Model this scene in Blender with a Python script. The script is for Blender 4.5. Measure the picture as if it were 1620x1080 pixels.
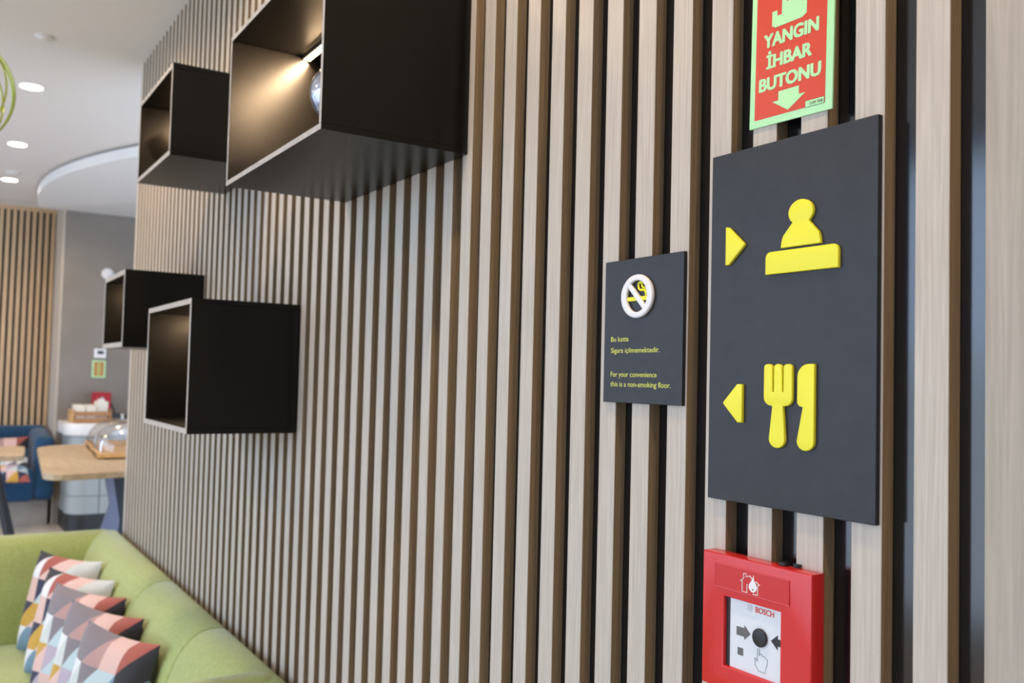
import bpy, bmesh, math, random
from mathutils import Vector, Matrix
random.seed(7)
for o in list(bpy.data.objects): bpy.data.objects.remove(o)
C = bpy.context.scene.collection
H = 1.4                                    # height of the camera above the near floor

# ------------------------------------------------------------------ camera
cd = bpy.data.cameras.new('camera'); cam = bpy.data.objects.new('camera', cd); C.objects.link(cam)
Fw = Vector((-0.84241707, 0.53722202, 0.0415449)); Rt = Vector((0.53838343, 0.84234386, 0.02449696)); Up = Vector((0.02183479, -0.04300375, 0.99883628))
m = Matrix((Rt, Up, -Fw)).transposed().to_4x4(); m.translation = Vector((0, -0.68773, H))
cam.matrix_world = m
cd.sensor_width = 22.3; cd.lens = 1435.56/1620*22.3
cd.clip_start = 0.02; cd.clip_end = 100
cd.dof.use_dof = True; cd.dof.focus_distance = 0.95; cd.dof.aperture_fstop = 4.8
bpy.context.scene.camera = cam
sc = bpy.context.scene
sc.view_settings.view_transform = 'Standard'; sc.view_settings.look = 'None'
sc.view_settings.gamma = 1; sc.view_settings.use_curve_mapping = False
sc.view_settings.exposure = -0.28
# ------------------------------------------------------------------ world: bright overcast sky
w = bpy.data.worlds.new('sky'); sc.world = w; w.use_nodes = True
nt = w.node_tree; bg = nt.nodes['Background']
tc = nt.nodes.new('ShaderNodeTexCoord'); sx = nt.nodes.new('ShaderNodeSeparateXYZ'); rp = nt.nodes.new('ShaderNodeValToRGB')
nt.links.new(tc.outputs['Generated'], sx.inputs[0]); nt.links.new(sx.outputs[2], rp.inputs[0]); nt.links.new(rp.outputs[0], bg.inputs[0])
rp.color_ramp.elements[0].position = 0.0; rp.color_ramp.elements[0].color = (0.50, 0.60, 0.74, 1)
rp.color_ramp.elements[1].position = 0.06; rp.color_ramp.elements[1].color = (0.66, 0.87, 1.21, 1)
bg.inputs[1].default_value = 4.9
SPOT = 56.0          # downlight power
CEIL = H + 1.276    # ceiling height
PLAT = H - 1.17     # top of the raised far floor
WY = -3.3           # window wall

# ------------------------------------------------------------------ materials
def mat(name, col, rough=0.6, metal=0.0, spec=0.5, **kw):
    mt = bpy.data.materials.new(name); mt.use_nodes = True
    b = mt.node_tree.nodes['Principled BSDF']
    b.inputs['Base Color'].default_value = (*col, 1); b.inputs['Roughness'].default_value = rough
    b.inputs['Metallic'].default_value = metal; b.inputs['Specular IOR Level'].default_value = spec
    for k, v in kw.items(): b.inputs[k.replace('_', ' ')].default_value = v
    return mt
def noise_col(mt, c1, c2, scale=(1,1,1), nscale=5.0, detail=4, bump=0.0, rnd=False, lo=0.3, hi=0.7, dist=0.0, bump_scale=None):
    n = mt.node_tree; b = n.nodes['Principled BSDF']
    t = n.nodes.new('ShaderNodeTexCoord'); mp = n.nodes.new('ShaderNodeMapping'); mp.inputs['Scale'].default_value = scale
    ns = n.nodes.new('ShaderNodeTexNoise'); ns.inputs['Scale'].default_value = nscale; ns.inputs['Detail'].default_value = detail
    ns.inputs['Distortion'].default_value = dist
    r = n.nodes.new('ShaderNodeValToRGB'); r.color_ramp.elements[0].position = lo; r.color_ramp.elements[1].position = hi
    r.color_ramp.elements[0].color = (*c1, 1); r.color_ramp.elements[1].color = (*c2, 1)
    n.links.new(t.outputs['Object'], mp.inputs[0])
    if rnd:
        oi = n.nodes.new('ShaderNodeObjectInfo'); mu = n.nodes.new('ShaderNodeMath'); mu.operation = 'MULTIPLY'; mu.inputs[1].default_value = 37.0
        n.links.new(oi.outputs['Random'], mu.inputs[0]); ad = n.nodes.new('ShaderNodeVectorMath'); ad.operation = 'ADD'
        n.links.new(mp.outputs[0], ad.inputs[0]); n.links.new(mu.outputs[0], ad.inputs[1]); n.links.new(ad.outputs[0], ns.inputs['Vector'])
    else: n.links.new(mp.outputs[0], ns.inputs['Vector'])
    n.links.new(ns.outputs['Fac'], r.inputs[0]); n.links.new(r.outputs[0], b.inputs['Base Color'])
    if bump:
        bp = n.nodes.new('ShaderNodeBump'); bp.inputs['Strength'].default_value = bump; bp.inputs['Distance'].default_value = 0.001
        n.links.new(ns.outputs['Fac'], bp.inputs['Height']); n.links.new(bp.outputs[0], b.inputs['Normal'])
    return mt
def emis(name, col, s):
    mt = bpy.data.materials.new(name); mt.use_nodes = True; b = mt.node_tree.nodes['Principled BSDF']
    b.inputs['Base Color'].default_value = (0.9, 0.9, 0.9, 1)
    b.inputs['Emission Color'].default_value = (*col, 1); b.inputs['Emission Strength'].default_value = s
    return mt
M = {}
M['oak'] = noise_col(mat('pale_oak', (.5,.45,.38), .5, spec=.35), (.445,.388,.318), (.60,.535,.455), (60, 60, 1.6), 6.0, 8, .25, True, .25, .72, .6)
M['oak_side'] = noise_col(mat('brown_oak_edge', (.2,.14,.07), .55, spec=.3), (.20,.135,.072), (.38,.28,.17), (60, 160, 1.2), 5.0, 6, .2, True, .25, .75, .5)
M['panel_oak'] = noise_col(mat('panel_oak', (.5,.45,.38), .5, spec=.35), (.35,.305,.245), (.48,.425,.35), (22, 22, 1.1), 5.0, 8, .2, False, .25, .75, 1.2)
M['felt'] = mat('black_backing', (.006,.0065,.008), .13, spec=1.0)
M['far_oak'] = noise_col(mat('far_oak', (.6,.42,.25), .5), (.55,.38,.22), (.72,.52,.32), (40,40,1.5), 5.0, 4, 0, True)
M['far_back'] = mat('charcoal_backing', (.02,.02,.024), .7)
M['white'] = mat('white_paint', (.80,.79,.775), .85)
M['ceil'] = mat('ceiling_paint', (.80,.765,.735), .9)
M['fascia'] = mat('white_soffit', (.86,.86,.86), .7)
M['grey_plaster'] = noise_col(mat('grey_plaster', (.25,.23,.21), .85), (.235,.207,.178), (.275,.243,.212), (1,1,1.6), 3.0, 6, .1)
M['lit_beige'] = mat('lit_side_tone', (.56,.49,.41), .8)  # lit tone for the grey wall's left side, light put into the colour
M['floor'] = noise_col(mat('pale_tile', (.6,.53,.46), .35), (.50,.44,.38), (.60,.54,.47), (1,4,1), 2.0, 5)
M['black'] = noise_col(mat('satin_black', (.012,.011,.010), .30, spec=.3), (.0045,.0039,.0033), (.006,.0053,.0045), (1,1,1), 40.0, 3)
M['edge'] = noise_col(mat('pale_ply_edge', (.5,.44,.38), .5), (.42,.37,.31), (.58,.51,.44), (30,30,30), 3.0, 3)
M['sign'] = noise_col(mat('charcoal_acrylic', (.05,.052,.06), .42, spec=.35), (.026,.026,.029), (.032,.032,.036), (1,1,1), 60.0, 3)
M['yellow'] = mat('yellow_acrylic', (.86,.80,.035), .4, spec=.4)
M['yellow_print'] = mat('yellow_green_print', (.62,.64,.10), .5)
M['white_plastic'] = mat('white_plastic', (.82,.80,.79), .35)
M['glow_green'] = mat('pale_green_print', (.47,.84,.42), .3)
M['red_print'] = mat('orange_red_print', (.66,.062,.028), .28)
M['dark_print'] = mat('dark_print', (.02,.02,.022), .5)
M['grey_print'] = mat('grey_print', (.13,.12,.12), .5)
M['silver_print'] = mat('silver_print', (.5,.5,.52), .4)
M['red'] = mat('red_plastic', (.62,.022,.022), .22, spec=.6)
M['red_dark'] = mat('red_plastic_recess', (.56,.016,.014), .3)
M['card'] = mat('white_card', (.72,.75,.76), .25)
M['hair_line'] = mat('thin_line_print', (.12,.13,.13), .6)
M['green'] = noise_col(mat('green_fabric', (.33,.44,.11), .8, Sheen_Weight=.35, Sheen_Roughness=.4), (.33,.40,.125), (.41,.475,.18), (1,1,1), 90.0, 4, .3)
M['blue'] = noise_col(mat('blue_fabric', (.01,.06,.16), .8, Sheen_Weight=.2), (.003,.045,.11), (.006,.065,.15), (1,1,1), 30.0, 3)
M['table_oak'] = noise_col(mat('table_oak', (.6,.45,.3), .45), (.42,.31,.19), (.53,.405,.265), (1.5,14,14), 3.0, 5)
M['bamboo'] = noise_col(mat('bamboo', (.6,.36,.14), .4), (.55,.30,.10), (.70,.42,.17), (3,20,20), 3.0, 4)
M['dark_metal'] = mat('dark_metal', (.03,.032,.045), .45)
M['violet_metal'] = mat('grey_violet_metal', (.20,.21,.30), .5)
M['tile'] = mat('pale_blue_tile', (.34,.37,.365), .25)
M['grout'] = mat('dark_joint', (.10,.11,.11), .8)
M['plinth'] = mat('black_plinth', (.015,.015,.015), .4)
M['counter'] = mat('white_stone', (.82,.79,.76), .3)
M['paper'] = mat('cream_paper', (.82,.76,.64), .8)
M['red_box'] = mat('red_card', (.42,.012,.02), .6)
M['caddy_wood'] = noise_col(mat('brown_wood', (.4,.18,.06), .5), (.34,.14,.04), (.46,.22,.08), (3,20,20), 3.0, 3)
M['wire'] = mat('yellow_green_wire', (.42,.50,.08), .2, metal=.6)
M['silver_glass'] = noise_col(mat('mottled_silver_glass', (.6,.6,.65), .12, metal=.7), (.30,.30,.36), (.85,.88,.95), (1,1,1), 55.0, 4, .4)
M['amber'] = mat('amber_glass', (.75,.42,.12), .2)
M['lamp_face'] = emis('warm_lamp', (1.0, .83, .62), 14.0)
M['puck_face'] = emis('warm_puck', (1.0, .72, .38), 30.0)
M['chrome'] = mat('brushed_metal', (.5,.5,.5), .3, metal=1)
M['frame'] = mat('window_frame', (.08,.08,.085), .5)
M['lcd'] = mat('dark_display', (.03,.035,.035), .3)
M['plinth_wood'] = noise_col(mat('grey_beige_laminate', (.36,.31,.26), .6), (.32,.28,.24), (.42,.36,.31), (1,2,8), 3.0, 4)
def glass_thin(name, fac=.08, tint=(1,1,1), rough=.03):
    mt = bpy.data.materials.new(name); mt.use_nodes = True; n = mt.node_tree; n.nodes.clear()
    o = n.nodes.new('ShaderNodeOutputMaterial'); mx = n.nodes.new('ShaderNodeMixShader'); t = n.nodes.new('ShaderNodeBsdfTransparent'); g = n.nodes.new('ShaderNodeBsdfGlossy')
    lw = n.nodes.new('ShaderNodeLayerWeight'); lw.inputs[0].default_value = .25
    ml = n.nodes.new('ShaderNodeMath'); ml.operation = 'MULTIPLY_ADD'; ml.inputs[1].default_value = .5; ml.inputs[2].default_value = fac
    t.inputs[0].default_value = (*tint, 1); g.inputs['Roughness'].default_value = rough
    n.links.new(lw.outputs['Facing'], ml.inputs[0]); n.links.new(ml.outputs[0], mx.inputs[0]); n.links.new(t.outputs[0], mx.inputs[1]); n.links.new(g.outputs[0], mx.inputs[2]); n.links.new(mx.outputs[0], o.inputs[0])
    return mt
M['pane'] = glass_thin('window_glass', .03)
M['dome'] = glass_thin('clear_acrylic', .06, (.93,.94,.95))
PRINT = [('pink',(.70,.47,.42)), ('dusty',(.45,.27,.25)), ('mauve',(.46,.38,.46)), ('greymauve',(.22,.19,.21)), ('palegrey',(.60,.62,.60)), ('paleblue',(.50,.60,.63)),
         ('steel',(.17,.27,.37)), ('navy',(.025,.03,.07)), ('mustard',(.55,.32,.05)), ('rust',(.38,.10,.075)), ('offwhite',(.76,.74,.76)), ('charcoal',(.028,.027,.035))]
PN = [p[0] for p in PRINT]
PM = [mat('print_'+k, c, .85, Sheen_Weight=.1) for k, c in PRINT]

# ------------------------------------------------------------------ helpers (shapes in world coordinates)
def setp(o, label=None, cat=None, group=None, kind=None):
    if label: o['label'] = label
    if cat: o['category'] = cat
    if group: o['group'] = group
    if kind: o['kind'] = kind
    return o
def thing(name, label, cat, loc, group=None):
    o = bpy.data.objects.new(name, None); C.objects.link(o); o.location = loc; o.empty_display_size = .05
    return setp(o, label, cat, group)
def origin(p):
    v = Vector((0,0,0))
    while p is not None: v += Vector(p.location); p = p.parent
    return v
def obj(name, bm, mats, parent=None, smooth=False, at=None):
    me = bpy.data.meshes.new(name)
    base = origin(parent); a = Vector(at) if at is not None else (base if parent is not None else Vector((0,0,0)))
    bmesh.ops.translate(bm, verts=bm.verts, vec=-a)
    bmesh.ops.recalc_face_normals(bm, faces=bm.faces)
    bm.to_mesh(me); bm.free()
    for mt in (mats if isinstance(mats, (list, tuple)) else [mats]): me.materials.append(mt)
    if smooth:
        for p in me.polygons: p.use_smooth = True
        try: me.set_sharp_from_angle(angle=math.radians(40))
        except Exception: pass
    o = bpy.data.objects.new(name, me); C.objects.link(o)
    if parent is not None: o.parent = parent
    o.location = a - base
    return o
def bx(x0, x1, y0, y1, z0, z1, bev=0, seg=2, bm=None):
    t = bmesh.new()
    bmesh.ops.create_cube(t, size=1)
    for v in t.verts: v.co = Vector(((x0+x1)/2 + v.co.x*(x1-x0), (y0+y1)/2 + v.co.y*(y1-y0), (z0+z1)/2 + v.co.z*(z1-z0)))
    if bev: bmesh.ops.bevel(t, geom=list(t.edges), offset=bev, segments=seg, profile=.5, affect='EDGES')
    return merge(bm, t)
def merge(bm, t):
    if bm is None: return t
    me = bpy.data.meshes.new('tmp'); t.to_mesh(me); t.free(); bm.from_mesh(me); bpy.data.meshes.remove(me); return bm
def cyl(p0, p1, r, n=24, r2=None, bm=None, caps=True):
    t = bmesh.new(); p0 = Vector(p0); p1 = Vector(p1); d = p1-p0
    bmesh.ops.create_cone(t, cap_ends=caps, segments=n, radius1=r, radius2=r if r2 is None else r2, depth=d.length)
    q = Vector((0,0,1)).rotation_difference(d.normalized())
    for v in t.verts: v.co = q @ v.co + (p0+p1)/2
    return merge(bm, t)
def lathe(c, prof, n=32, bm=None):            # profile [(r, z)] about the vertical
    t = bmesh.new(); rings = []
    for r, z in prof:
        rings.append([t.verts.new((c[0]+r*math.cos(2*math.pi*i/n), c[1]+r*math.sin(2*math.pi*i/n), c[2]+z)) for i in range(n)])
    for a, b in zip(rings, rings[1:]):
        for i in range(n): t.faces.new((a[i], a[(i+1)%n], b[(i+1)%n], b[i]))
    t.faces.new(rings[0]); t.faces.new(rings[-1])
    bmesh.ops.remove_doubles(t, verts=t.verts, dist=1e-5)
    return merge(bm, t)
def prism(pts, z0, z1, bev=0, bm=None):        # outline in xy, extruded up
    t = bmesh.new(); vs = [t.verts.new((x, y, z0)) for x, y in pts]; f = t.faces.new(vs)
    r = bmesh.ops.extrude_face_region(t, geom=[f])
    for v in r['geom']:
        if isinstance(v, bmesh.types.BMVert): v.co.z = z1
    if bev:
        ed = [e for e in t.edges if abs(e.verts[0].co.z-e.verts[1].co.z) < 1e-6]
        bmesh.ops.bevel(t, geom=ed, offset=bev, segments=2, profile=.5, affect='EDGES')
    return merge(bm, t)
def tube(pts, r, n=8, closed=False, bm=None):
    t = bmesh.new(); P = [Vector(p) for p in pts]; rings = []; N = len(P); up = None
    for i, p in enumerate(P):
        a = P[(i-1) % N] if closed or i > 0 else p; b = P[(i+1) % N] if closed or i < N-1 else p
        d = (b-a).normalized()
        if up is None: up = d.orthogonal().normalized()
        up = (up - d*up.dot(d)).normalized(); s = d.cross(up)
        rings.append([t.verts.new(p + r*(math.cos(2*math.pi*k/n)*up + math.sin(2*math.pi*k/n)*s)) for k in range(n)])
    for i in range(N if closed else N-1):
        a = rings[i]; b = rings[(i+1) % N]
        if closed and i == N-1:
            off = min(range(n), key=lambda o: (a[0].co-b[o].co).length)
            b = b[off:]+b[:off]
        for k in range(n): t.faces.new((a[k], a[(k+1)%n], b[(k+1)%n], b[k]))
    if not closed: t.faces.new(rings[0]); t.faces.new(rings[-1])
    return merge(bm, t)
def curve_mesh(loops, depth, bev=0.0):
    """2-D outlines (mm) -> solid plate mesh, local x, y, thickness along z (0..depth), metres"""
    cu = bpy.data.curves.new('c', 'CURVE'); cu.dimensions = '2D'; cu.fill_mode = 'BOTH'
    for lp in loops:
        sp = cu.splines.new('POLY'); sp.points.add(len(lp)-1); sp.use_cyclic_u = True
        for i, (x, y) in enumerate(lp): sp.points[i].co = (x/1000, y/1000, 0, 1)
    return finish_curve(cu, depth, bev)
def finish_curve(cu, depth, bev):
    cu.extrude = max(depth/2-bev, 1e-5); cu.bevel_depth = bev; cu.bevel_resolution = 2
    if bev: cu.offset = -bev
    o = bpy.data.objects.new('c', cu); C.objects.link(o)
    dg = bpy.context.evaluated_depsgraph_get(); dg.update()
    me = bpy.data.meshes.new_from_object(o.evaluated_get(dg)); bm = bmesh.new(); bm.from_mesh(me)
    bpy.data.objects.remove(o); bpy.data.curves.remove(cu); bpy.data.meshes.remove(me)
    bmesh.ops.remove_doubles(bm, verts=bm.verts, dist=1e-6)
    for v in bm.verts: v.co.z += depth/2
    return bm
def text_bm(s, box, depth=0.0003, bold=0.0, shear=0.0):
    """text fitted in (x0, x1, baseline, cap top), mm"""
    cu = bpy.data.curves.new('t', 'FONT'); cu.body = s; cu.size = 1.0; cu.resolution_u = 3; cu.fill_mode = 'BOTH'; cu.shear = shear
    o = bpy.data.objects.new('t', cu); C.objects.link(o)
    dg = bpy.context.evaluated_depsgraph_get(); dg.update()
    me = bpy.data.meshes.new_from_object(o.evaluated_get(dg)); bm = bmesh.new(); bm.from_mesh(me)
    bpy.data.objects.remove(o); bpy.data.curves.remove(cu); bpy.data.meshes.remove(me)
    x0, x1, yb, yt = box
    if bold:
        src = bm.copy(); 
        for dx, dy in ((bold, 0), (-bold, 0), (0, bold*.6), (0, -bold*.6), (bold*.8, bold*.5), (-bold*.8, -bold*.5), (bold*.8, -bold*.5), (-bold*.8, bold*.5)):
            c_ = src.copy()
            for v in c_.verts: v.co.x += dx; v.co.y += dy; v.co.z += 0.02*(dx*1.7+dy)
            merge(bm, c_)
        src.free()
    mx0 = min(v.co.x for v in bm.verts); mx1 = max(v.co.x for v in bm.verts)
    cap = 0.729
    for v in bm.verts:
        v.co.x = (x0 + (v.co.x-mx0)/(mx1-mx0)*(x1-x0))/1000; v.co.y = (yb + v.co.y/cap*(yt-yb))/1000; v.co.z = depth + v.co.z*.02
    return bm
def onwall(bm, x, y, z, rot=0.0):
    """plate coords (x right, y up, z out) -> slatted wall facing -y, origin at (x, y, z)"""
    c, s = math.cos(rot), math.sin(rot)
    for v in bm.verts:
        a, b, d = v.co; a, b = a*c-b*s, a*s+b*c
        v.co = Vector((x+a, y-d, z+b))
    return bm
def onwall_x(bm, x, y, z):                     # plate facing +x (right = +y)
    for v in bm.verts:
        a, b, d = v.co; v.co = Vector((x+d, y+a, z+b))
    return bm
def arc(cx, cy, rx, ry, a0, a1, n=16):
    return [(cx+rx*math.cos(math.radians(a0+(a1-a0)*i/n)), cy+ry*math.sin(math.radians(a0+(a1-a0)*i/n))) for i in range(n+1)]
def copytree(o, parent=None):
    c = o.copy(); C.objects.link(c); c.parent = parent
    for ch in list(o.children): copytree(ch, c)
    return c

# ------------------------------------------------------------------ structure: slatted wall on the right
P = 0.06; X0 = -0.3959; SW = 0.0303; SD = 0.0166
wall = obj('wall_right', bx(-3.996, 2.2, SD, .30, 0, CEIL), M['felt']); setp(wall, kind='structure')
wall_end = obj('end_panel', bx(-4.014, -3.996, 0, .30, 0, CEIL, .001, 1), M['oak'], wall)
sb = bx(0, SW, 0, SD, 0, CEIL, .0006, 1)
slat0 = None
for k in range(1, 61):
    x = X0 - P*k
    if slat0 is None:
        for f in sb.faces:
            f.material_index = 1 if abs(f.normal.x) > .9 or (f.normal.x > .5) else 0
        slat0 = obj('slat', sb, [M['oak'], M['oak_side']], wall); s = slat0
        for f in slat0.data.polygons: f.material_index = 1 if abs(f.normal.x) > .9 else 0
    else:
        s = slat0.copy(); C.objects.link(s); s.parent = wall
    s.location = (x, 0, 0)
obj('wide_panel', bx(X0, 1.2, 0, SD, 0, CEIL, .0006, 1), M['panel_oak'], wall)

# floor, ceiling, far walls, window wall, wall behind the camera
setp(obj('floor', bx(-4.3, 2.4, WY-.2, .3, -.1, 0), M['floor']), kind='structure')
plat = setp(obj('floor_raised', bx(-8.5, -4.3, WY-.2, 3.2, -.1, PLAT), M['floor']), kind='structure')
setp(obj('ceiling', bx(-8.5, 2.4, WY-.2, 3.2, CEIL, CEIL+.1), M['ceil']), kind='structure')
FX = -8.15; GX = -7.64
wb = setp(obj('wall_back', bx(FX-.2, FX-.022, WY, .14, PLAT, CEIL), M['far_back']), kind='structure')
fs0 = None
for k in range(46):
    y = .105 - .046*k
    if fs0 is None: s = fs0 = obj('slat', bx(FX-.022, FX, y-.027, y, PLAT, CEIL-.03, .0006, 1), M['far_oak'], wb, at=(FX, y, PLAT))
    else:
        s = fs0.copy(); C.objects.link(s); s.parent = wb; s.location = (FX, y, PLAT)
obj('head_rail', bx(FX-.022, FX+.004, WY, .125, CEIL-.03, CEIL), M['far_oak'], wb)
gw = setp(obj('wall_back_grey', bx(FX-.2, GX, .122, 3.2, PLAT, CEIL), M['grey_plaster']), kind='structure')
gw.name = 'wall_back.001'
setp(obj('lit_side_skin_1', bx(FX-.01, GX+.001, .112, .122, PLAT, CEIL), M['lit_beige']), kind='structure')  # thin skin on the grey block's left face, coloured as if lit
setp(obj('wall_side', bx(-8.5, -3.996, 3.1, 3.2, 0, CEIL), M['white']), kind='structure').name = 'wall_right.001'
setp(obj('wall_front', bx(2.2, 2.4, WY, .3, 0, CEIL), M['white']), kind='structure')
# window wall: three wide openings, sky behind
wl = bmesh.new()
wins = [(-7.9, -5.0), (-4.8, -1.9), (-1.7, 1.2)]
zb, zt = PLAT+.05, CEIL-.12
bx(-8.5, 2.4, WY-.2, WY, 0, zb, bm=wl); bx(-8.5, 2.4, WY-.2, WY, zt, CEIL, bm=wl)
xs = [-8.5] + [v for w_ in wins for v in w_] + [2.4]
for i in range(0, len(xs), 2): bx(xs[i], xs[i+1], WY-.2, WY, zb, zt, bm=wl)
setp(obj('wall_left', wl, M['white']), kind='structure')
for i, (a, b) in enumerate(wins):
    f = bmesh.new()
    for x in (a, (2*a+b)/3, (a+2*b)/3, b-.04): bx(x, x+.04, WY-.12, WY-.07, zb, zt, bm=f)
    bx(a, b, WY-.12, WY-.07, zb, zb+.04, bm=f); bx(a, b, WY-.12, WY-.07, zt-.04, zt, bm=f)
    wo = setp(obj('window_%d' % (i+1), f, M['frame']), kind='structure')
    obj('pane', bx(a+.02, b-.02, WY-.1, WY-.097, zb+.02, zt-.02), M['pane'], wo)
    ld = bpy.data.lights.new('window_portal', 'AREA'); ld.shape = 'RECTANGLE'; ld.size = b-a; ld.size_y = zt-zb; ld.cycles.is_portal = True
    lo = bpy.data.objects.new('window_portal', ld); C.objects.link(lo); lo.location = ((a+b)/2, WY-.15, (zb+zt)/2); lo.rotation_euler = (math.radians(90), 0, 0)
# curved soffit
cen = (-6.95, 3.38); R = 3.50
pts = [(GX+.002, cen[1])] + [(cen[0]+R*math.cos(math.radians(t)), cen[1]+R*math.sin(math.radians(t))) for t in range(-101, -24, 1) if cen[0]+R*math.cos(math.radians(t)) > GX+.002] 
pts = [(GX+.002, 3.1)] + pts[1:] + [(pts[-1][0], 3.1)]
setp(obj('ceiling_soffit', prism(pts, CEIL-.076, CEIL-.016, .003), M['fascia'], smooth=True), kind='structure').name = 'ceiling.001'
pts2 = [(cen[0]+(x-cen[0])*.985, min(3.1, cen[1]+(y-cen[1])*.985)) for x, y in pts]
pts2[0] = (GX+.002, 3.1)
obj('shadow_gap', prism(pts2, CEIL-.016, CEIL), M['grey_plaster'], bpy.data.objects['ceiling.001'])

# ------------------------------------------------------------------ ceiling lamps and fittings
def downlight(x, y, label, group):
    t = thing('ceiling_downlight', label, 'downlight', (x, y, CEIL), group)
    obj('trim_ring', lathe((x, y, CEIL), [(.046, 0), (.046, -.003), (.060, -.003), (.062, 0)], 32), M['white_plastic'], t, True)
    obj('lamp_face', lathe((x, y, CEIL), [(.001, -.002), (.046, -.002)], 32), M['lamp_face'], t)
    ld = bpy.data.lights.new('downlight_beam', 'SPOT'); ld.energy = SPOT; ld.color = (1, .72, .44); ld.spot_size = math.radians(155); ld.spot_blend = .8; ld.shadow_soft_size = .045
    lo = bpy.data.objects.new('downlight_beam', ld); C.objects.link(lo); lo.parent = t; lo.location = (0, 0, -.006)
    return t
g = 'recessed downlights in a row'
downlight(-4.631, -.361, 'nearest and largest lit round ceiling downlight, beside the coiled pendant', g)
downlight(-5.883, -.329, 'middle one of the three lit round ceiling downlights in a row', g)
downlight(-7.037, -.297, 'smallest lit downlight, close to the far slatted wall', g)
for x, lb in ((-3.38, 'the two farthest black boxes'), (-2.13, 'the largest black box'), (-.88, 'the no-smoking sign'), (.37, 'the wide oak panel')):
    downlight(x, -.40, 'lit downlight out of the picture, over ' + lb, 'downlights above the frame')
for x, lb in ((-6.5, 'before the far window'), (-4.6, 'past the sofa end'), (-2.6, 'before the middle window'), (-.6, 'nearest the camera')):
    downlight(x, -2.0, 'lit downlight out of the picture, second row, ' + lb, 'downlights in the second row')
def detector(x, y, r, name, label, cat):
    t = thing(name, label, cat, (x, y, CEIL))
    obj('base', lathe((x, y, CEIL), [(r, 0), (r, -.006), (r*.9, -.009)], 32), M['white_plastic'], t, True)
    obj('cap', lathe((x, y, CEIL-.009), [(r*.72, 0), (r*.66, -.004), (r*.3, -.006)], 32), M['white_plastic'], t, True)
detector(-3.897, -.377, .034, 'smoke_detector', 'white round smoke detector on the ceiling above the first downlight', 'smoke detector')
detector(-6.748, -.297, .045, 'ceiling_speaker', 'small flat white disc on the ceiling just before the farthest downlight', 'ceiling fitting')
t = thing('linear_vent', 'thin slot vent in the ceiling along the far slatted wall', 'vent', (-7.8, -.5, CEIL))
obj('slot', bx(-7.80, -7.785, -1.3, -.02, CEIL-.002, CEIL+.001), M['grey_print'], t)
obj('flange', bx(-7.785, -7.77, -1.3, -.02, CEIL-.003, CEIL+.001), M['white_plastic'], t)
obj('flange', bx(-7.815, -7.80, -1.3, -.02, CEIL-.003, CEIL+.001), M['white_plastic'], t)

# pendant of coiled wire hoops, left edge
pc = Vector((0, -.68773, H)) + Vector((-1.171, .002, .305))*2.5; pr = .162
t = thing('coil_pendant', 'yellow-green pendant lamp of nested wire hoops at the left edge', 'pendant lamp', pc)
for i in range(9):
    ax = math.radians(20*i); r = pr*(1-.012*(i % 4)); til = math.radians(6*(i % 3)-4)
    pts = []
    for k in range(48):
        a = 2*math.pi*k/48
        v = Vector((r*math.cos(a), 0, r*math.sin(a))); v.rotate(Matrix.Rotation(til, 3, 'Y')); v.rotate(Matrix.Rotation(til*1.3, 3, 'X')); v.rotate(Matrix.Rotation(ax, 3, 'Z'))
        pts.append(pc+v)
    obj('wire_hoop', tube(pts, .0028, 6, True), M['wire'], t, True)
obj('cable', cyl(pc+Vector((0, 0, pr-.01)), (pc.x, pc.y, CEIL), .0025, 8), M['dark_metal'], t)
obj('lamp_holder', cyl(pc+Vector((0, 0, pr-.06)), pc+Vector((0, 0, pr)), .018, 16), M['dark_metal'], t)
obj('canopy', lathe((pc.x, pc.y, CEIL), [(.05, 0), (.05, -.01), (.02, -.02)], 24), M['white_plastic'], t, True)

# ------------------------------------------------------------------ wall boxes
def wall_box(x0, x1, z0, z1, d, label, power, TH):
    z0 += H; z1 += H
    t = thing('wall_box', label, 'display box', ((x0+x1)/2, 0, z0), 'black open display boxes on the slatted wall')
    def pan(name, a, b, c, e, y0=-d, y1=-.0005):
        o = obj(name, bx(a, b, y0, y1, c, e, .0004, 1), [M['black'], M['edge']], t)
        for f in o.data.polygons:
            if f.normal.y < -.9 and name != 'back_panel': f.material_index = 1
        return o
    pan('top_panel', x0, x1, z1-TH, z1); pan('bottom_panel', x0, x1, z0, z0+TH)
    pan('side_panel', x0, x0+TH, z0+TH, z1-TH); pan('side_panel', x1-TH, x1, z0+TH, z1-TH)
    pan('back_panel', x0+TH, x1-TH, z0+TH, z1-TH, -.010)
    ly = -.095; xa, xb = x0+TH+.001, x1-TH-.001; zl = z1-TH
    bar = bmesh.new(); tl = math.radians(32); cc, ss = math.cos(tl), math.sin(tl)
    sec = [(-.009, .0), (.009, .0), (.009, -.003), (.0065, -.006), (-.0065, -.006), (-.009, -.003)]
    f = bar.faces.new([bar.verts.new((xa, ly+a, zl+b)) for a, b in sec]); r = bmesh.ops.extrude_face_region(bar, geom=[f])
    for v in r['geom']:
        if isinstance(v, bmesh.types.BMVert): v.co.x = xb
    pk = obj('led_bar', bar, M['chrome'], t)
    obj('lens', bx(xa+.002, xb-.002, ly-.006, ly+.006, zl-.0068, zl-.0058), M['puck_face'], pk)
    ld = bpy.data.lights.new('led_beam', 'AREA'); ld.shape = 'RECTANGLE'; ld.size = xb-xa-.004; ld.size_y = .012; ld.energy = power; ld.color = (1, .68, .40)
    lo = bpy.data.objects.new('led_beam', ld); C.objects.link(lo); lo.parent = t
    lo.location = Vector(((xa+xb)/2, ly, zl-.009)) - Vector(t.location); lo.rotation_euler = (-tl, 0, 0)
    return t
wall_box(-1.7133, -1.2196, .3471, .6295, .2389, 'largest nearest open black box, lit inside, cut off at the top', 8, .0095)
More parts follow.
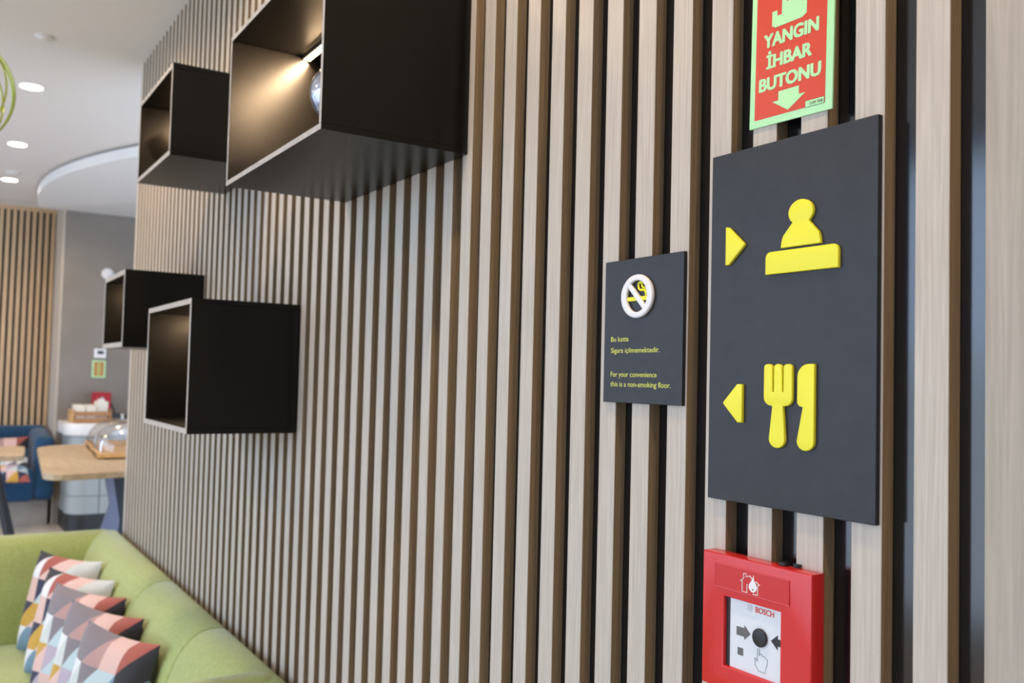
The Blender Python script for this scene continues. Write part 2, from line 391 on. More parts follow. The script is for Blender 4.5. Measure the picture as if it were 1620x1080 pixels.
wall_box(-2.6366, -2.2328, .5109, .7321, .236, 'dark open box high on the wall behind the largest box', 3, .012)
wall_box(-2.4082, -1.9609, -.1312, .1542, .2354, 'black open box at the bottom, in front of its smaller neighbour', 1.8, .012)
wall_box(-3.1905, -2.8275, .0661, .2934, .2255, 'smallest farthest open black box with pale front edges', 2.0, .015)
def globe(x, y, zf, zc, r, m1, label, name):
    t = thing(name, label, 'ornament', (x, y, zf))
    obj('foot', lathe((x, y, zf), [(r*.55, 0), (r*.55, .004), (r*.2, .010), (.006, .014), (.006, zc-r-zf+.004)], 24), M['chrome'], t, True)
    prof = [(r*math.sin(math.radians(a)), zc-zf-r*math.cos(math.radians(a))) for a in range(6, 176, 8)]
    obj('globe', lathe((x, y, zf), prof, 32), m1, t, True)
globe(-1.445, -.125, H+.3571, H+.475, .050, M['silver_glass'], 'mottled silver glass globe half hidden inside the largest black box', 'glass_globe')
globe(-2.515, -.145, H+.5209, H+.645, .030, M['amber'], 'small amber glass ball inside the high box behind the largest', 'glass_ball')

# ------------------------------------------------------------------ signs
sx0, sz0 = -.6856, H-.117
t = thing('direction_sign', 'large charcoal wall sign with yellow person-at-desk, cutlery and arrow symbols', 'sign', (sx0, 0, sz0))
obj('board', bx(sx0, sx0+.1983, -.006, 0, sz0, sz0+.3546, .0006, 2), M['sign'], t)
def icon(name, loops, par, x, y, z, d=.004, bev=.0009, m_='yellow', label=None, rot=0):
    o = obj(name, onwall(curve_mesh(loops, d, bev), x, y, z, rot), M[m_], par, True)
    if label: o['label'] = label
    return o
ic = [('reception_arrow', [[(23.6, 277.6), (27.4, 277), (48.6, 258.4), (48.6, 256.2), (28.2, 238.4), (23.6, 238.4)]]),
 ('clerk_figure', [arc(118.3, 280.1, 14.4, 12.0, -48, 228, 26) + [(107.6, 270)] + arc(118.3, 248.3, 23, 24.5, 152, 180, 5) + arc(118.3, 248.3, 23, 24.5, 0, 28, 5) + [(129, 269.6)]]),
 ('reception_desk', [[(76.5, 224.2), (160.9, 224.2)] + arc(154.9, 240, 6, 6, 0, 90, 6) + arc(82.5, 240, 6, 6, 90, 180, 6)]),
 ('restaurant_arrow', [[(23.4, 99.4), (23.4, 97.4), (42.7, 79.6), (48.6, 79.6), (48.6, 117.7), (42.0, 117.7)]]),
 ('fork', [arc(81.6, 134.8, 5.0, 3, 180, 0, 6) + [(86.9, 111)] + [(88.9, 111)] + arc(93.6, 134.8, 4.7, 3, 180, 0, 6) + [(98.7, 111.2), (100.5, 111.2)] + arc(105.4, 134.8, 4.9, 3, 180, 0, 6) + arc(103, 106, 8, 8, 0, -80, 5) + [(100.0, 97.6)] + arc(93.0, 66.5, 9.6, 8.6, 0, -180, 12) + [(87.2, 97.4)] + arc(84.5, 106, 8, 8, -100, -180, 5)]),
 ('knife', [[(135.9, 137.8)] + arc(126.4, 66.5, 9.7, 8.8, 0, -180, 12) + [(123.2, 97.6), (119, 98.6), (116.7, 101.5), (116.7, 124)] + arc(129.5, 125.5, 12.8, 12.3, 175, 95, 7)])]
for n_, lp in ic: icon(n_, lp, t, sx0, -.0058, sz0)
sx0, sz0 = -.8635, H-.0243
t = thing('no_smoking_sign', 'small charcoal wall sign with round no-smoking symbol and yellow text', 'sign', (sx0, 0, sz0))
obj('board', bx(sx0, sx0+.1361, -.005, 0, sz0, sz0+.1681, .0006, 2), M['sign'], t)
q = icon('prohibition_ring', [arc(62.7, 123.3, 27.8, 25.2, 0, 352.5, 47), arc(62.7, 123.3, 17.8, 18.2, 352.5, 0, 47)], t, sx0, -.0048, sz0, .005, .0018, 'white_plastic', 'white ring with diagonal bar')
icon('diagonal_bar', [[(44.3, 136.6), (49.0, 141.0), (80.6, 109.8), (75.8, 105.4)]], t, sx0, -.0050, sz0, .0045, .0012, 'white_plastic')
icon('cigarette', [[(43, 118.0), (80, 118.0), (80, 123.0), (43, 123.0)]], t, sx0, -.0048, sz0, .0028, .0006, 'yellow')
def smoke(pts, r): 
    bm = tube([(x/1000, y/1000, .0016) for x, y in pts], r, 8); return bm
sm = smoke([(77, 122), (76.6, 126.6), (74.4, 129.6), (70, 130.2), (66.8, 130.2), (64.4, 132), (63.4, 135.4), (64.2, 138.4), (67, 139.4), (69.8, 137.8), (69.6, 134.8), (71.8, 132.6), (75, 132.6), (78, 129.6), (79, 126)], .0014)
smoke([(74.8, 122.4), (74.4, 126)], .0014)
obj('smoke_curl', onwall(sm, sx0, -.0050, sz0), M['yellow'], t, True)
for s_, b in (('Bu katta', (13.2, 45.7, 71.9, 78.0)), ('Sigara içilmemektedir.', (13.6, 99.7, 58.6, 64.7)), ('For your convenience', (13.8, 95.4, 30.4, 36.6)), ('this is a non-smoking floor.', (13.6, 118.6, 18.9, 25.2))):
    obj('lettering', onwall(text_bm(s_, b, .0002, .012), sx0, -.0050, sz0), M['yellow_print'], t)
# fire button sign (photoluminescent), upper right
sx0, sz0, rot = -.6389, H+.2572, math.radians(-1.0)
t = thing('fire_button_sign', 'red and pale green sign reading YANGIN İHBAR BUTONU above the large sign', 'sign', (sx0, 0, sz0))
icon('board', [[(0, 0), (100, 0), (100, 200), (0, 200)]], t, sx0, 0, sz0, .002, .0002, 'glow_green', 'pale green glossy board', rot)
def fl(name, loops, m_, d, par=t, x=sx0, y=-.0020, z=sz0, r_=rot):
    return obj(name, onwall(curve_mesh(loops, .0001, 0), x, y-d, z, r_), M[m_], par)
fl('red_field', [[(6.6, 7.6), (92, 7.6), (92, 192.4), (6.6, 192.4)]], 'red_print', .0001)
hand = [(29.6, 95.4), (29.4, 97.2), (26.6, 97.4), (26.6, 112.0), (32.8, 112.0), (33.1, 106.6), (38.6, 106.6), (38.6, 152), (44.4, 152), (44.4, 117.2), (47.6, 117.8), (50.9, 116.4), (53.2, 117.2), (56.4, 115.6), (59.7, 116.4), (66.0, 114.8), (68.8, 112.3), (68.8, 99.2), (66.5, 97.5), (63.4, 95.9)]
fl('hand_symbol', [hand], 'glow_green', .0004)
fl('arrow_symbol', [[(36.8, 30.6), (61.8, 30.6), (61.8, 22.4), (69.5, 22.4), (49, 9.9), (29.3, 21.8), (36.8, 21.8)]], 'glow_green', .0004)
for s_, b in (('YANGIN', (16.4, 83.6, 78.2, 91.4)), ('İHBAR', (20.4, 76.2, 56.6, 69.6)), ('BUTONU', (11.6, 87.2, 35.2, 48.2))):
    obj('lettering', onwall(text_bm(s_, b, .0002, .055), sx0, -.0023, sz0, rot), M['glow_green'], t)
fl('maker_label', [[(69.6, 7.3), (91.4, 7.3), (91.4, 13.6), (69.6, 13.6)]], 'dark_print', .0003)
fl('maker_label', [[(69.9, 7.6), (91.1, 7.6), (91.1, 13.3), (69.9, 13.3)]], 'glow_green', .0004)
obj('lettering', onwall(text_bm('COM TRIB', (74.5, 90.0, 9.0, 11.8), .0002, .02), sx0, -.0026, sz0, rot), M['grey_print'], t)
tp = thing('tape_curl', 'curl of clear adhesive tape at the right edge of the red sign', 'tape', (sx0+.1, -.004, sz0+.112))
tb = bmesh.new(); q0 = []
for i in range(7):
    a = i/6; x = sx0+.096+.016*a; y = -.0045-.004*math.sin(a*3); 
    q0.append((tb.verts.new((x, y, sz0+.105+.012*a)), tb.verts.new((x-.004*a, y-.001, sz0+.125-.001*a))))
for a, b in zip(q0, q0[1:]): tb.faces.new((a[0], b[0], b[1], a[1]))
bmesh.ops.solidify(tb, geom=list(tb.faces), thickness=.0004)
obj('film', tb, M['dome'], tp)

# ------------------------------------------------------------------ fire call point
cx0, cz0, CD = -.6785, H-.3002, .0183
t = thing('fire_call_point', 'red fire alarm call point with white button card under the large sign', 'fire alarm', (cx0, 0, cz0))
face = [[(0.6, 0.6), (135.6, .6), (135.6, 132), (.6, 132)], [(29.6, 24.0), (29.6, 91.4), (100.6, 91.4), (100.6, 24.0)]]
obj('housing', onwall(curve_mesh(face, CD, .0014), cx0, 0, cz0), M['red'], t, True)
obj('cover_recess', onwall(curve_mesh([[(18.2, 99.4), (111.4, 99.4), (111.4, 122), (18.2, 122)]], .0006, .0002), cx0, -CD, cz0), M['red_dark'], t)
obj('cover_rim', onwall(tube([(x/1000, y/1000, 0) for x, y in [(18.2, 99.4), (111.4, 99.4), (111.4, 122), (18.2, 122)]], .0006, 6, True), cx0, -CD-.0004, cz0), M['red'], t, True)
obj('card', onwall(curve_mesh([[(29.0, 23.4), (101.2, 23.4), (101.2, 92), (29.0, 92)]], .001, 0), cx0, -CD+.0055, cz0), M['card'], t)
cy_ = -CD+.0044
def cp(name, loops, m_, d=0.0): return obj(name, onwall(curve_mesh(loops, .0001, 0), cx0, cy_-d, cz0), M[m_], t)
cp('dark_edge_strip', [[(29.6, 24), (34.6, 24), (34.6, 91.4), (29.6, 91.4)]], 'dark_print')
cp('printed_arrow', [[(43.0, 56.6), (53.0, 56.6), (53.0, 53.6), (61.2, 60.9), (53.0, 68.2), (53.0, 65), (43.0, 64.8)]], 'grey_print')
cp('printed_arrow', [[(86.1, 61.3), (94.5, 68.4), (94.5, 64.6), (100.5, 64.6), (100.5, 58.0), (94.5, 58.0), (94.5, 54.2)]], 'dark_print')
cp('printed_square', [[(44.8, 38), (52.0, 38), (52.0, 45.2), (44.8, 45.2)]], 'grey_print')
obj('break_button', onwall(curve_mesh([arc(73.8, 61.0, 8.7, 8.7, 0, 345, 23)], .003, .001), cx0, cy_, cz0), M['plinth'], t, True)
hl = [(69.2, 38.4), (68.4, 40.6), (66.6, 40.4), (67.2, 34.6), (70.4, 30.9), (71.4, 29.2), (79.6, 29.2), (80.6, 34.9), (82.2, 37.6), (82.2, 42.4), (80.4, 43.4), (79.3, 42.9), (79.0, 44.4), (76.4, 44.6), (75.9, 43.6), (75.6, 45.6), (73.2, 45.6), (72.6, 44), (72.4, 49.4), (71.2, 50.2), (70.0, 49.4), (70.0, 38)]
obj('hand_outline', onwall(tube([(x/1000, y/1000, 0) for x, y in hl], .00022, 4, True), cx0, cy_-.0001, cz0), M['hair_line'], t)
obj('lettering', onwall(text_bm('BOSCH', (66.8, 89.6, 83.4, 88.9), .0002, .03), cx0, cy_, cz0), M['red_print'], t)
obj('ring_emblem', onwall(curve_mesh([arc(59.8, 86.1, 3.3, 3.3, 0, 345, 23), arc(59.8, 86.1, 2.7, 2.7, 345, 0, 23)], .0001), cx0, cy_, cz0), M['silver_print'], t)
obj('ring_emblem', onwall(curve_mesh([[(58.2, 84.2), (59.0, 84.2), (59.0, 85.7), (60.6, 85.7), (60.6, 84.2), (61.4, 84.2), (61.4, 88.0), (60.6, 88.0), (60.6, 86.5), (59.0, 86.5), (59.0, 88.0), (58.2, 88.0)]], .0001), cx0, cy_, cz0), M['silver_print'], t)
y_ = -CD-.0008
ho = [(54.0, 99.8+1), (60.4, 100.8), (60.4, 109), (62.5, 109), (65.5, 107)]
hs = bmesh.new()
def ln(pts, r=.0005, closed=False): tube([(x/1000, y/1000, 0) for x, y in pts], r, 5, closed, bm=hs)
ln([(61.6, 109.0), (60.6, 109.0), (60.6, 101.2), (54.4, 101.2), (54.4, 111.2), (52.2, 110.8), (56.2, 114.2), (56.2, 118.8), (59.4, 118.8), (59.4, 116.0), (64.0, 117.6), (68.4, 113.8)])
ln([(71.6, 113.6), (76.4, 110.8), (73.9, 110.8), (73.9, 101.2), (68.0, 101.2)])
obj('house_symbol', onwall(hs, cx0, y_, cz0), M['white_plastic'], t)
fl_ = [(68.6, 119.6), (69.4, 114.4), (71.6, 111.6), (73.0, 107.8), (71.6, 104.4), (68.6, 102.6), (65.2, 103.4), (62.8, 106.2), (63.2, 109.6), (66.0, 113.4), (67.6, 116.2)]
obj('flame_symbol', onwall(curve_mesh([fl_, [(66.8, 105.2), (67.8, 106.6), (69.0, 105.4), (68, 104.2)]], .0002), cx0, y_, cz0), M['white_plastic'], t)
obj('cable_gland', cyl((cx0+.094, -.006, cz0+.1325), (cx0+.094, -.006, cz0+.1355), .005, 16), M['plinth'], t)
obj('cable_gland', cyl((cx0+.106, -.002, cz0+.1325), (cx0+.106, -.002, cz0+.135), .004, 16), M['plinth'], t)

# ------------------------------------------------------------------ green sofa
def xprism(prof, x0, x1, bev, seg=3, cutz=None):       # profile in (y, z), extruded along x, ends bevelled
    t = bmesh.new(); vs = [t.verts.new((x0, y, z)) for y, z in prof]; f = t.faces.new(vs)
    r = bmesh.ops.extrude_face_region(t, geom=[f])
    for v in r['geom']:
        if isinstance(v, bmesh.types.BMVert): v.co.x = x1
    if bev:
        ed = [e for e in t.edges if abs(e.verts[0].co.x-e.verts[1].co.x) < 1e-6]
        bmesh.ops.bevel(t, geom=ed, offset=bev, segments=seg, profile=.5, affect='EDGES')
    return t
def smooth_prof(pts, it=2):
    for _ in range(it):
        out = []
        for i, (a, b) in enumerate(pts):
            c, d = pts[(i+1) % len(pts)]
            if math.hypot(c-a, d-b) > .2: out += [(a+(c-a)*.12, b+(d-b)*.12), (a+(c-a)*.88, b+(d-b)*.88)]
            else: out += [(a*.75+c*.25, b*.75+d*.25), (a*.25+c*.75, b*.25+d*.75)]
        pts = out
    return pts
ST = H-.652
t = thing('green_sofa', 'lime green fabric sofa with rolled back along the slatted wall', 'sofa', (-3.0, -.45, 0))
prof = smooth_prof([(-.006, .30), (-.006, ST-.06), (-.014, ST-.012), (-.035, ST), (-.085, ST-.004), (-.125, ST-.035), (-.16, ST-.10), (-.20, ST-.30), (-.22, .30)])
for a, b in ((-4.02, -2.985), (-2.98, -2.385), (-2.38, -1.90)):
    obj('back_cushion', xprism(prof, a, b, .006), M['green'], t, True)
ap = smooth_prof([(-4.12, .28), (-4.12, ST-.08), (-4.10, ST-.02), (-4.06, ST), (-3.99, ST-.004), (-3.94, ST-.04), (-3.91, ST-.12), (-3.89, .28)])
def yprism(prof, y0, y1, bev):
    t2 = xprism([(a, b) for a, b in prof], y0, y1, bev)
    for v in t2.verts: v.co = Vector((v.co.y, v.co.x, v.co.z))
    return t2
arm_prof = ap
obj('armrest', yprism(arm_prof, -1.05, -.035, .03), M['green'], t, True)
ap2 = [(-1.99-(x+4.0), z+.006) for x, z in ap]
ap2 = [(x, z) for x, z in ap2]
obj('armrest', yprism(ap2, -1.05, -.03, .03), M['green'], t, True)
for a, b in ((-3.895, -2.99), (-2.98, -2.16)):
    obj('seat_cushion', bx(a, b, -.98, -.19, H-1.14, H-1.03, .03, 4), M['green'], t, True)
obj('base', bx(-4.06, -1.90, -1.0, -.02, .10, H-1.13, .01, 2), M['green'], t, True)
for x in (-3.95, -2.0):
    for y in (-.92, -.12): obj('leg', cyl((x, y, 0), (x, y, .11), .018, 16, .022), M['dark_metal'], t)

# the printed triangles: rows from the top, cells from the left, (upper left, lower right) of each cell
TAB_A = [[('greymauve','greymauve'), ('greymauve','dusty'), ('pink','pink'), ('rust','charcoal')],
         [('offwhite','palegrey'), ('greymauve','paleblue'), ('paleblue','steel'), ('charcoal','steel')],
         [('mustard','pink'), ('mauve','paleblue'), ('steel','steel'), ('steel','greymauve')],
         [('navy','mauve'), ('pink','mauve'), ('mustard','navy'), ('rust','offwhite')]]
TAB_B = [[('charcoal','offwhite'), ('rust','pink'), ('pink','palegrey'), ('palegrey','palegrey')],
         [('pink','pink'), ('navy','paleblue'), ('offwhite','greymauve'), ('palegrey','charcoal')],
         [('navy','mustard'), ('mustard','pink'), ('mauve','palegrey'), ('steel','paleblue')],
         [('offwhite','steel'), ('steel','navy'), ('pink','mustard'), ('navy','rust')]]
def cushion_bm(wd, th, tab, n=20):
    bm = bmesh.new()
    def grid(sgn):
        g = []
        for i in range(n+1):
            row = []
            for j in range(n+1):
                u = -1+2*i/n; v = -1+2*j/n
                px = u*(1-.07*(1-v*v)); pz = v*(1-.07*(1-u*u))
                hgt = th/2*(max(0, 1-u**4)**.55)*(max(0, 1-v**4)**.55)*(1-.12*math.sin(3*u+2*v)**2)
                row.append(bm.verts.new((px*wd/2, -sgn*hgt, pz*wd/2)))
            g.append(row)
        m_ = n//4
        for i in range(n):
            for j in range(n):
                ci, cj = i//m_, j//m_; li, lj = i % m_, j % m_
                ul, lr = tab[3-cj][ci]
                for tri, up in (((g[i][j], g[i+1][j+1], g[i][j+1]), True), ((g[i][j], g[i+1][j], g[i+1][j+1]), False)):
                    f = bm.faces.new(tri)
                    f.material_index = PN.index(ul if (lj > li or (lj == li and up)) else lr)
    grid(1); grid(-1)
    bmesh.ops.remove_doubles(bm, verts=bm.verts, dist=1e-5)
    return bm
CME = {}
def scatter_cushion(tr, yaw, tilt, wd, label, group, tab='A'):
    """tr = top right corner in the world"""
    if tab not in CME:
        o = obj('throw_cushion', cushion_bm(1, .29, TAB_A if tab == 'A' else TAB_B), PM, None, True); CME[tab] = o
    else:
        o = CME[tab].copy(); C.objects.link(o)
    Rm = Matrix.Rotation(math.radians(yaw), 3, 'Z') @ Matrix.Rotation(math.radians(tilt), 3, 'X')
    o.scale = (wd, wd, wd); o.rotation_euler = Rm.to_euler()
    o.location = Vector(tr) - Rm @ Vector((wd/2, 0, wd/2))
    return setp(o, label, 'cushion', group)
G = 'patterned cushions on the green sofa'
for (x, y, z, a, lb) in ((-3.53, -.145, -.685, 28, 'farthest patterned cushion, against the corner of the green sofa'),
                     (-3.245, -.148, -.695, 27, 'second farthest patterned cushion in the row on the green sofa'),
                     (-3.005, -.152, -.700, 27, 'middle patterned cushion of the five on the green sofa'),
                     (-2.735, -.152, -.700, 24, 'patterned cushion directly behind the nearest one on the green sofa'),
                     (-2.455, -.165, -.700, 20, 'nearest patterned cushion on the green sofa, its face fully in view')):
    scatter_cushion((x, y, z+H), a, -13, .358, lb, G, 'B' if x < -3.1 else 'A')

# ------------------------------------------------------------------ oak table behind the wall end, tray and roll-top covers
TZ = H-.43
t = thing('oak_table', 'pale oak table with rounded corner, past the end of the slatted wall', 'table', (-4.9, .2, PLAT))
def rpoly(pts, r, n=6):
    out = []
    N = len(pts)
    for i in range(N):
        p = Vector(pts[i]); a = Vector(pts[i-1])-p; b = Vector(pts[(i+1) % N])-p
        for k in range(n+1):
            s = k/n; out.append(tuple(p + a.normalized()*r*(1-s)**2 + b.normalized()*r*s**2))
    return out
top = rpoly([(-4.06, -.295), (-5.62, -.185), (-5.86, .62), (-4.30, .62)], .16)
obj('table_top', prism(top, TZ-.026, TZ, .002), M['table_oak'], t)
def blade(pts, y0, y1):
    b = bmesh.new(); vs = [b.verts.new((x, y0, z)) for x, z in pts]; f = b.faces.new(vs); r = bmesh.ops.extrude_face_region(b, geom=[f])
    for v in r['geom']:
        if isinstance(v, bmesh.types.BMVert): v.co.y = y1
    return b
def plate_x(pts, x, th):
    fx = bmesh.new(); f = fx.faces.new([fx.verts.new((x, y, z)) for y, z in pts]); r = bmesh.ops.extrude_face_region(fx, geom=[f])
    for v in r['geom']:
        if isinstance(v, bmesh.types.BMVert): v.co.x -= th
    return fx
for x, dy in ((-4.50, 0), (-5.40, .28)):
    obj('leg', plate_x([(a+dy, b) for a, b in [(-.009, TZ-.026), (.028, TZ-.026), (.068, H-.689), (.060, H-.800), (-.02, PLAT+.02), (-.09, PLAT+.02), (-.008, H-.73), (.025, H-.614)]], x, .03), M['violet_metal'], t)
obj('leg_panel', plate_x([(.029, TZ-.026), (.30, TZ-.026), (.30, PLAT+.02), (.0, PLAT+.02), (.061, H-.80), (.069, H-.689)], -4.505, .02), M['dark_metal'], t)
obj('base_plate', bx(-5.5, -4.48, -.1, .31, PLAT, PLAT+.02, .003, 1), M['dark_metal'], t)
tr = thing('serving_tray', 'bamboo serving tray with slotted side on the oak table', 'tray', (-5.1, .15, TZ))
tz = TZ
TB = [(-4.70, -.005), (-5.62, .055), (-5.60, .40), (-4.68, .34)]
obj('board', prism(TB, tz+.008, tz+.028, .001), M['bamboo'], tr)
for (a, b) in ((-4.82, -5.05), (-5.20, -5.45)):
    ya = -.005+.06*(-4.70-a)/.92; yb = -.005+.06*(-4.70-b)/.92
    obj('handle_slot', prism([(a, ya-.0015), (b, yb-.0015), (b, yb+.004), (a, ya+.004)], tz+.011, tz+.020), M['plinth'], tr)
obj('foot', bx(-4.78, -4.72, .03, .33, tz, tz+.008), M['plinth'], tr); obj('foot', bx(-5.55, -5.50, .07, .37, tz, tz+.008), M['plinth'], tr)
def vault(xa, xb, yl, yr, z, hgt, label):
    t = thing('food_cover', label, 'food cover', ((xa+xb)/2, (yl+yr)/2, z), 'clear domed food covers')
    b = bmesh.new(); n = 20; rings = []; yc = (yl+yr)/2; rr = (yr-yl)/2
    for k in range(9):
        s = k/8; x = xa+(xb-xa)*s; e = (1-abs(2*s-1)**4)**.25*.35+.65 if 0 < s < 1 else .65
        rings.append([b.verts.new((x, yc - rr*e*math.cos(math.pi*i/n), z+hgt*e*math.sin(math.pi*i/n)**.85)) for i in range(n+1)])
    for p_, q_ in zip(rings, rings[1:]):
        for i in range(n): b.faces.new((p_[i], p_[i+1], q_[i+1], q_[i]))
    b.faces.new(rings[0]); b.faces.new(rings[-1])
    obj('shell', b, M['dome'], t, True)
    k = [(xb-.04 if xb > xa else xb+.04, yc-rr*.97*math.cos(math.pi*i/24), z+.002+hgt*.97*math.sin(math.pi*i/24)**.85) for i in range(25)]
    obj('rim', tube(k, .0045, 6), M['dome_rim'], t, True)
    obj('knob', lathe((xa*.5+xb*.5, yc, z+hgt), [(.006, 0), (.006, .012), (.012, .018), (.008, .026)], 16), M['dome_rim'], t, True)
M['dome_rim'] = glass_thin('acrylic_rim', .6, (.92,.94,.97), .12)
vault(-5.55, -5.16, .045, .365, tz+.0285, .135, 'clear dome food cover farther back on the bamboo tray')
vault(-5.12, -4.76, .015, .335, tz+.0285, .135, 'clear dome food cover at the near end of the bamboo tray')

# ------------------------------------------------------------------ tiled counter at the grey wall
cyl0, cy1, cxf, cxb = .130, 2.2, -7.12, GX+.002
t = thing('tiled_counter', 'white-topped counter clad in pale blue tiles with black plinth', 'counter', (-7.35, .2, PLAT))
def counter_outline(off, r, n=8):
    y0 = cyl0+off; x1 = cxf-off
    return [(cxb, cy1), (cxb, y0)] + [(x1-r+r*math.sin(math.pi/2*k/n), y0+r-r*math.cos(math.pi/2*k/n)) for k in range(n+1)] + [(x1, cy1)]
obj('plinth', prism(counter_outline(.03, .12), PLAT, PLAT+.125), M['plinth'], t)
obj('core', prism(counter_outline(.032, .118), PLAT+.125, H-.50), M['grout'], t)
z_a, z_b = H-.495, H-.392
obj('worktop', prism(counter_outline(0, .14), H-.480, H-.392, .01), M['counter'], t, True)
rows = [(PLAT+.13, PLAT+.255), (PLAT+.26, PLAT+.46), (PLAT+.465, H-.484)]
for za, zc_ in rows:
    # curved end tile
    n = 8; r = .118; y0 = cyl0+.03; x1 = cxf-.03
    out = [(x1-r+r*math.sin(math.pi/2*k/n), y0+r-r*math.cos(math.pi/2*k/n)) for k in range(n+1)] + [(x1, y0+.205)]
    inn = [(x-.008 if i > n//2 else x, y+.008 if i <= n//2 else y) for i, (x, y) in enumerate(out)]
    obj('tile', prism(out + inn[::-1], za, zc_), M['tile'], t)
    obj('tile', bx(cxb, x1-r-.004, y0-.002, y0+.006, za, zc_), M['tile'], t)
    y = y0+.212
    while y < 1.8:
        obj('tile', bx(x1-.004, x1+.001, y, y+.35, za, zc_), M['tile'], t); y += .356
CT = H-.392
t = thing('wooden_caddy', 'brown wooden caddy with slatted sides on the white counter', 'caddy', (-7.3, .3, CT))
ca = (-7.42, -7.20, .185, .425)
for za in (.004, .050):
    obj('slat', bx(ca[1]-.012, ca[1], ca[2], ca[3], CT+za, CT+za+.032, .002, 1), M['caddy_wood'], t)
    obj('slat', bx(ca[0], ca[0]+.012, ca[2], ca[3], CT+za, CT+za+.032, .002, 1), M['caddy_wood'], t)
obj('end_board', bx(ca[0], ca[1]+.004, ca[2]-.012, ca[2], CT, CT+.095, .002, 1), M['bamboo'], t)
obj('end_board', bx(ca[0], ca[1]+.004, ca[3], ca[3]+.012, CT, CT+.095, .002, 1), M['caddy_wood'], t)
obj('bottom', bx(ca[0]+.012, ca[1]-.012, ca[2], ca[3], CT, CT+.006), M['caddy_wood'], t)
for i, (ya, yb, lb) in enumerate(((.195, .262, 'left stack of cream paper napkins standing in the wooden caddy'), (.268, .335, 'right stack of cream paper napkins standing in the wooden caddy'))):
    n_ = thing('napkin_stack', lb, 'napkins', (-7.3, (ya+yb)/2, CT+.006), 'napkin stacks in the caddy')
    for k in range(4):
        obj('napkin', bx(-7.395+k*.046, -7.354+k*.046, ya, yb, CT+.007, CT+.128-.002*k, .003, 1), M['paper'], n_)
c_ = thing('napkin_box', 'cream box of napkins at the right end of the caddy', 'box', (-7.3, .385, CT+.006))
bmx = bx(-7.37, -7.24, .340, .418, CT+.007, CT+.155, .004, 1)
for v in bmx.verts:
    if v.co.z > CT+.12: v.co.x += (v.co.x+7.305)*.12
obj('carton', bmx, M['paper'], c_); obj('tissue', bx(-7.33, -7.28, .355, .40, CT+.15, CT+.172, .006, 2), M['counter'], c_)
c_ = thing('red_box', 'dark red box standing behind the napkins by the grey wall', 'box', (-7.5, .38, CT))
obj('carton', bx(-7.56, -7.46, .345, .470, CT, CT+.215, .003, 1), M['red_box'], c_)
obj('emblem', onwall_x(curve_mesh([arc(62, 170, 12, 12, 0, 340, 17)], .0004), -7.4598, .345, CT), M['silver_print'], c_)
obj('cable', tube([(-7.50, .47, CT+.15), (-7.49, .50, CT+.06), (-7.48, .52, CT+.012), (-7.46, .56, CT+.010)], .006, 8), M['plinth'], c_)
c_ = thing('black_tray', 'black flat tray on the counter right of the caddy', 'tray', (-7.3, .58, CT))
obj('base', bx(-7.42, -7.22, .47, .75, CT, CT+.02, .005, 2), M['plinth'], c_); obj('raised_edge', bx(-7.44, -7.42, .47, .75, CT, CT+.06, .004, 1), M['plinth'], c_)

# ------------------------------------------------------------------ devices on the grey wall
t = thing('wall_sensor', 'round white sensor on the grey wall above the smallest box', 'sensor', (GX, .432, H+.742))
def lathe_x(c, prof, n=32):
    b = lathe((0, 0, 0), prof, n)
    for v in b.verts: v.co = Vector((c[0]+v.co.z, c[1]+v.co.x, c[2]+v.co.y))
    return b
obj('base', lathe_x((GX, .432, H+.742), [(.044, 0), (.044, .018), (.038, .026)]), M['white_plastic'], t, True)
obj('lens', lathe_x((GX+.026, .432, H+.742), [(.028, 0), (.022, .014), (.004, .02)]), M['white_plastic'], t, True)
t = thing('thermostat', 'small white thermostat with dark display on the grey wall', 'thermostat', (GX, .405, H+.115))
obj('case', bx(GX, GX+.02, .360, .446, H+.085, H+.158, .004, 2), M['white_plastic'], t); obj('display', bx(GX+.02, GX+.021, .383, .428, H+.115, H+.142), M['lcd'], t)
t = thing('evacuation_plan', 'small framed green and orange notice under the thermostat', 'notice', (GX, .40, H))
obj('plate', bx(GX, GX+.004, .352, .447, H-.065, H+.068), M['glow_green'], t)
pb = bmesh.new()
for (a, b, c, d) in ((.364, .435, -.055, .057),): bx(GX+.004, GX+.005, a, b, H+c, H+d, bm=pb)
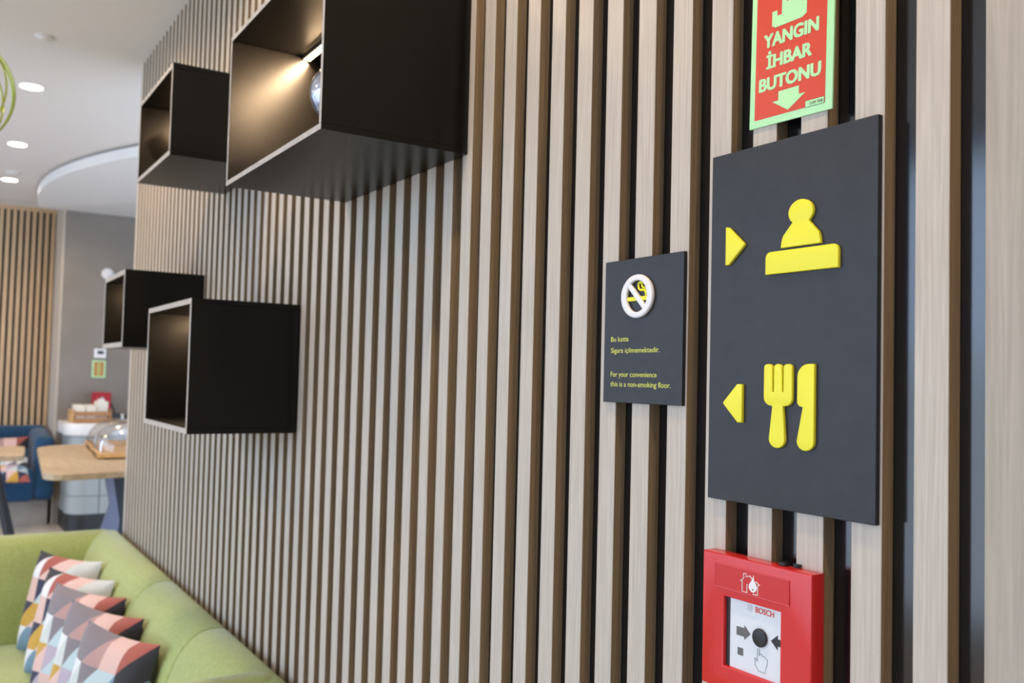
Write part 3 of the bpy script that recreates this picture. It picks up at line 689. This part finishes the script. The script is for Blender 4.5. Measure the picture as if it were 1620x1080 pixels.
obj('printed_field', pb, mat('orange_print', (.50,.20,.05), .5), t)
pb = bmesh.new()
lathe_pts = [(.400, .040), (.400, -.043)]
for (yy, zz) in lathe_pts: merge(pb, lathe_x((GX+.005, yy, H+zz), [(.014, 0), (.014, .001)], 16))
bx(GX+.005, GX+.0056, .385, .415, H-.030, H+.026, bm=pb)
obj('printed_symbol', pb, mat('olive_print', (.45,.42,.12), .5), t)

# ------------------------------------------------------------------ blue sofa, its cushions and low table
t = thing('blue_sofa', 'deep blue fabric sofa against the far slatted wall', 'sofa', (-7.8, -.6, PLAT))
BT = H-.452
obj('plinth', bx(-8.14, -7.62, -1.7, .085, PLAT, PLAT+.19), M['plinth_wood'], t)
obj('seat', bx(-8.0, -7.50, -1.7, -.02, PLAT+.19, H-.745, .03, 3), M['blue'], t, True)
obj('backrest', bx(-8.14, -7.97, -1.7, .10, PLAT+.19, BT, .05, 4), M['blue'], t, True)
ar = bx(-8.14, -7.50, -.030, .112, PLAT+.19, BT-.005, .05, 4)
for v in ar.verts:
    if v.co.x > -7.7 and v.co.z > BT-.2: v.co.z -= .05
obj('armrest', ar, M['blue'], t, True)
t2 = 'cushions on the blue sofa'
scatter_cushion((-7.76, -.045, H-.52), 90, -18, .34, 'patterned cushion in the right corner of the blue sofa', t2, 'A')
scatter_cushion((-7.74, -.40, H-.53), 90, -18, .34, 'patterned cushion left of the corner one on the blue sofa', t2)
bc = scatter_cushion((-7.55, -.065, H-.66), 90, -60, .30, 'pink and mustard patterned cushion lying on the seat of the blue sofa', t2, 'B')
t = thing('small_oak_table', 'pale oak table top on dark slanted legs before the blue sofa', 'table', (-5.2, -.8, PLAT))
obj('table_top', prism(rpoly([(-4.90, -.30), (-5.50, -.25), (-5.50, -1.2), (-4.90, -1.25)], .06), H-.445, H-.42, .002), M['table_oak'], t)
for x in (-4.98, -5.42):
    for (ya, yb) in ((-.42, -.25), (-1.05, -1.22)):
        obj('leg', cyl((x, yb, PLAT), (x, ya, H-.445), .018, 12), M['dark_metal'], t)
